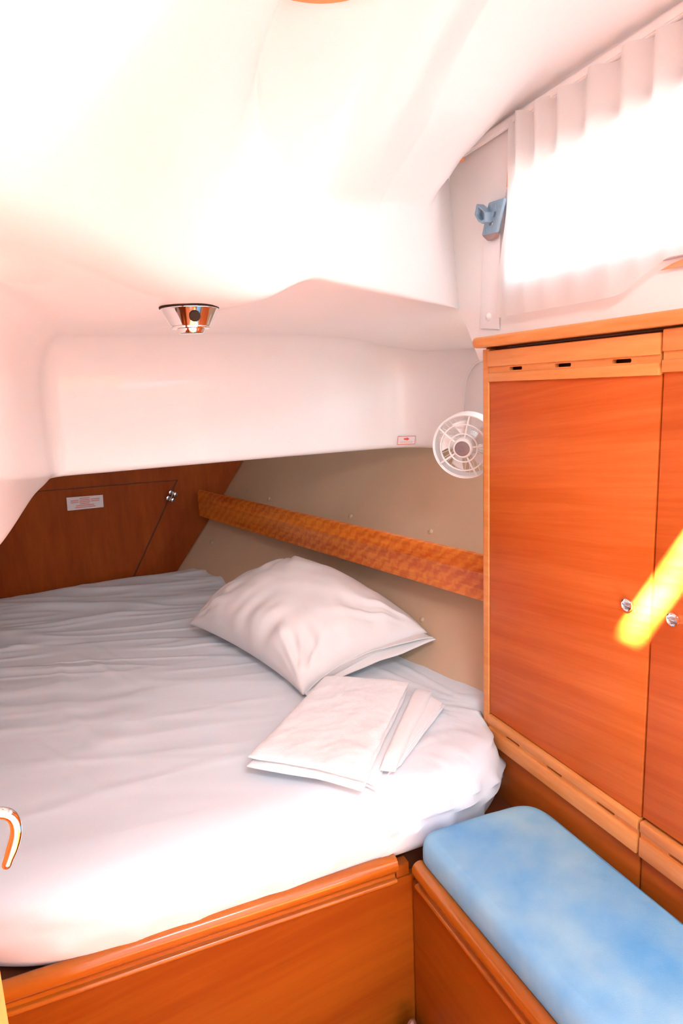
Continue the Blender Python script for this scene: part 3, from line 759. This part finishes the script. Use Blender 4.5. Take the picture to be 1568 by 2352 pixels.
# domed cage: 3 rings and 5 curved spokes
def dome(r): return .030 + .020 * math.sqrt(max(0, 1 - (r / R_) ** 2)) - .010
mb = MB()
for r in (R_ * .985, R_ * .72, R_ * .44): mb.torus(fc + fa * (dome(r) - .012), fa, r, .0026, 72, 8, 1.5)
mb.build('cage_ring', 'white', t)
xx = fa.orthogonal().normalized(); yy = fa.cross(xx)
upv = (Vector((0, 0, 1)) - fa * fa.z).normalized(); rv = fa.cross(upv) * -1
rv = rv if rv.x > 0 else -rv
for a in (78, 142, 214, 292, 4):
    d_ = rv * math.cos(math.radians(a)) + upv * math.sin(math.radians(a))
    pts = [fc + d_ * r + fa * (dome(r) - .012) for r in np.linspace(.024, R_, 14)]
    MB().tube(pts, .0028, 8, rf=lambda u: .0022 + .0012 * math.sin(u * math.pi)).build('spoke', 'white', t)
MB().lathe([(.032, .004), (.032, .026), (.0300, .034), (.026, .038), (.0235, .038), (.0225, .034)], fc, fa, 48).build('hub', 'white', t)
cap = MB().lathe([(.0232, .032), (.0228, .0385), (.018, .0405), (.0001, .0415)], fc, fa, 48).build('hub_cap', 'grey', t)
# raised swirl mark on the cap
pts = []
for k in range(26):
    a = -.4 + k / 25 * 4.3
    s_ = 1 if a < 1.9 else -1
for sgn in (1, -1):
    for k in range(14):
        a = math.radians(-30 + k * 17)
        pts.append(fc + fa * .0418 + (rv * math.cos(a) * .0062 + upv * (math.sin(a) * .0045)) * sgn + upv * .0045 * sgn) if sgn == 1 else None
MB().tube([p_ for p_ in pts if p_], .0008, 6).build('emblem', 'grey', cap if False else t)
pts2 = [fc + fa * .0418 - ((p_ - fc - fa * .0418)) for p_ in pts if p_]
MB().tube(pts2, .0008, 6).build('emblem', 'grey', t)
# blades
for k in range(5):
    a0 = 2 * math.pi * k / 5 + .3; rows = []
    for i in range(12):
        r = .028 + (R_ - .022 - .028) * i / 11; row = []
        for j in range(9):
            w_ = (j / 8 - .5); a = a0 + w_ * (.62) + .25 * i / 11
            row.append(fc + (rv * math.cos(a) + upv * math.sin(a)) * r + fa * (-.010 + w_ * .022))
        rows.append(row)
    o = MB().loft(rows).build('blade', 'white', t); s = o.modifiers.new('thickness', 'SOLIDIFY'); s.thickness = .0015
# rear grille spokes
mb = MB()
for k in range(36):
    a = 2 * math.pi * k / 36; d_ = rv * math.cos(a) + upv * math.sin(a); d2_ = rv * math.cos(a + .35) + upv * math.sin(a + .35)
    mb.tube([fc + d_ * .03 - fa * .045, fc + d2_ * .07 - fa * .045, fc + d2_ * R_ - fa * .040], .0011, 6)
mb.build('rear_grille', 'white', t)
MB().lathe([(.0001, -.075), (.034, -.07), (.038, -.05), (.036, -.02), (.02, -.004)], fc, fa, 40).build('motor', 'white', t)
MB().tube([fc - fa * .06, fc - fa * .10 + Vector((.01, .03, 0)), Vector((1.40, 1.86, 1.40))], .012, 14).build('bracket', 'white', t)
# moulded outline of the recess on the white side behind the fan
rp = catmull([(1.405, 2.06, 1.36), (1.410, 2.05, 1.50), (1.411, 2.035, 1.60), (1.413, 1.99, 1.655), (1.416, 1.93, 1.672), (1.418, 1.80, 1.675)], 40)
o = MB().tube(rp, .0045, 8).build('trim_1', 'gel'); struct(o)

# ================================================================== small red arrow sticker
t = empty('arrow_sticker', (1.36, 2.37, 1.37), 'small white sticker with a red arrow on the white overhang near the fan', 'sticker')
def face_at(x, z):
    ok, hit, nr_, _ = CEIL.ray_cast(Vector((x, 1.7, z)), Vector((0, 1, 0)))
    return hit
E = face_at(1.312, 1.368); E2 = face_at(1.374, 1.368); ex = (E2 - E); ex.z = 0; ex.normalize(); ez = Vector((0, 0, 1))
t.location = E; E = E + Vector((-.003, .007, -.009))
def P2(a, b_): return (a, b_)
plate([(0, 0), (.072, .001), (.076, .034), (.004, .034)], [], E - Vector((.0, .012, 0)), ex, ez, .001, 'paper', 'paper', t)
plate([(0, 0), (.072, .001), (.076, .034), (.004, .034)], [[(.0015, .0015), (.0708, .0025), (.0745, .0325), (.0055, .0325)]], E - Vector((0, .013, 0)), ex, ez, .001, 'border', 'red', t)
plate([(.028, .019), (.040, .019), (.040, .0155), (.050, .0225), (.040, .0295), (.040, .026), (.028, .026)], [], E - Vector((0, .0135, 0)), ex, ez, .001, 'arrow', 'red', t)
mb = MB()
for k, (a, b_) in enumerate(((.012, .062), (.010, .064), (.014, .060))):
    z = .012 - k * .0036; q = E - Vector((0, .0135, 0)); 
    pts = [q + ex * a + ez * z, q + ex * b_ + ez * z, q + ex * b_ + ez * (z + .0012), q + ex * a + ez * (z + .0012)]
    mb.add(pts + [p_ + Vector((0, .001, 0)) for p_ in pts], [(0, 1, 2, 3), (7, 6, 5, 4), (0, 4, 5, 1), (1, 5, 6, 2), (2, 6, 7, 3), (3, 7, 4, 0)])
mb.build('print', 'pink', t)

# ================================================================== CABIN DOOR with lever handle, open on the left
t = empty('door_1', (-.45, .6, -.11), 'x', 'x'); del t['label']; del t['category']; struct(t)
h = Vector((-.72, .52, 0)); e = Vector((-.124, .80, 0)); dd = (e - h).normalized(); nn_ = Vector((-dd.y, dd.x, 0))
def leaf(name, a, b_, z0, z1, th, mat):
    pts = [h + dd * a, h + dd * b_, h + dd * b_ + nn_ * th, h + dd * a + nn_ * th]
    return MB().loft([[p_ + Vector((0, 0, z)) for p_ in pts] for z in (z0, z1)], True, True).build(name, mat, t, angle=20)
L_ = (e - h).length
leaf('leaf', 0, L_ - .012, -.09, 1.95, .028, 'door'); leaf('edge_strip', L_ - .012, L_, -.09, 1.95, .028, 'leaf')
lp = catmull([(-.21, .775, 1.168), (-.16, .745, 1.169), (-.112, .735, 1.1695), (-.092, .735, 1.168), (-.081, .735, 1.161), (-.0775, .735, 1.148), (-.0805, .735, 1.132), (-.0915, .735, 1.106)], 50)
mb = MB().tube(lp, .0068, 20, rf=lambda u: .0062 * (1 - .2 * ss(.9, 1, u)))
mb.lathe([(.0051, 0), (.0045, .003), (.003, .0048), (.0001, .0055)], lp[-1], (lp[-1] - lp[-3]), 20)
lv = mb.build('lever_handle', 'chrome', t)

# ================================================================== plastic bag tip in the floor corner
rows = []
for j in range(24):
    v = j / 23; row = []
    for k in range(40):
        a = 2 * math.pi * k / 40; r = .052 * (1 - v) ** .75 + .004; r *= 1 + .22 * nz(math.cos(a) * 2, math.sin(a) * 2, v * 2.5)
        row.append(Vector((.665 + r * math.cos(a) * .95 + .022 * v, 1.230 + r * math.sin(a) * .8 + .02 * v, -.11 + .105 * v)))
    rows.append(row)
o = MB().loft(rows, True, True).build('plastic_bag', 'bag', angle=60)
tag(o, 'tip of a crumpled shiny brown plastic bag in the floor corner by the bench', 'bag')
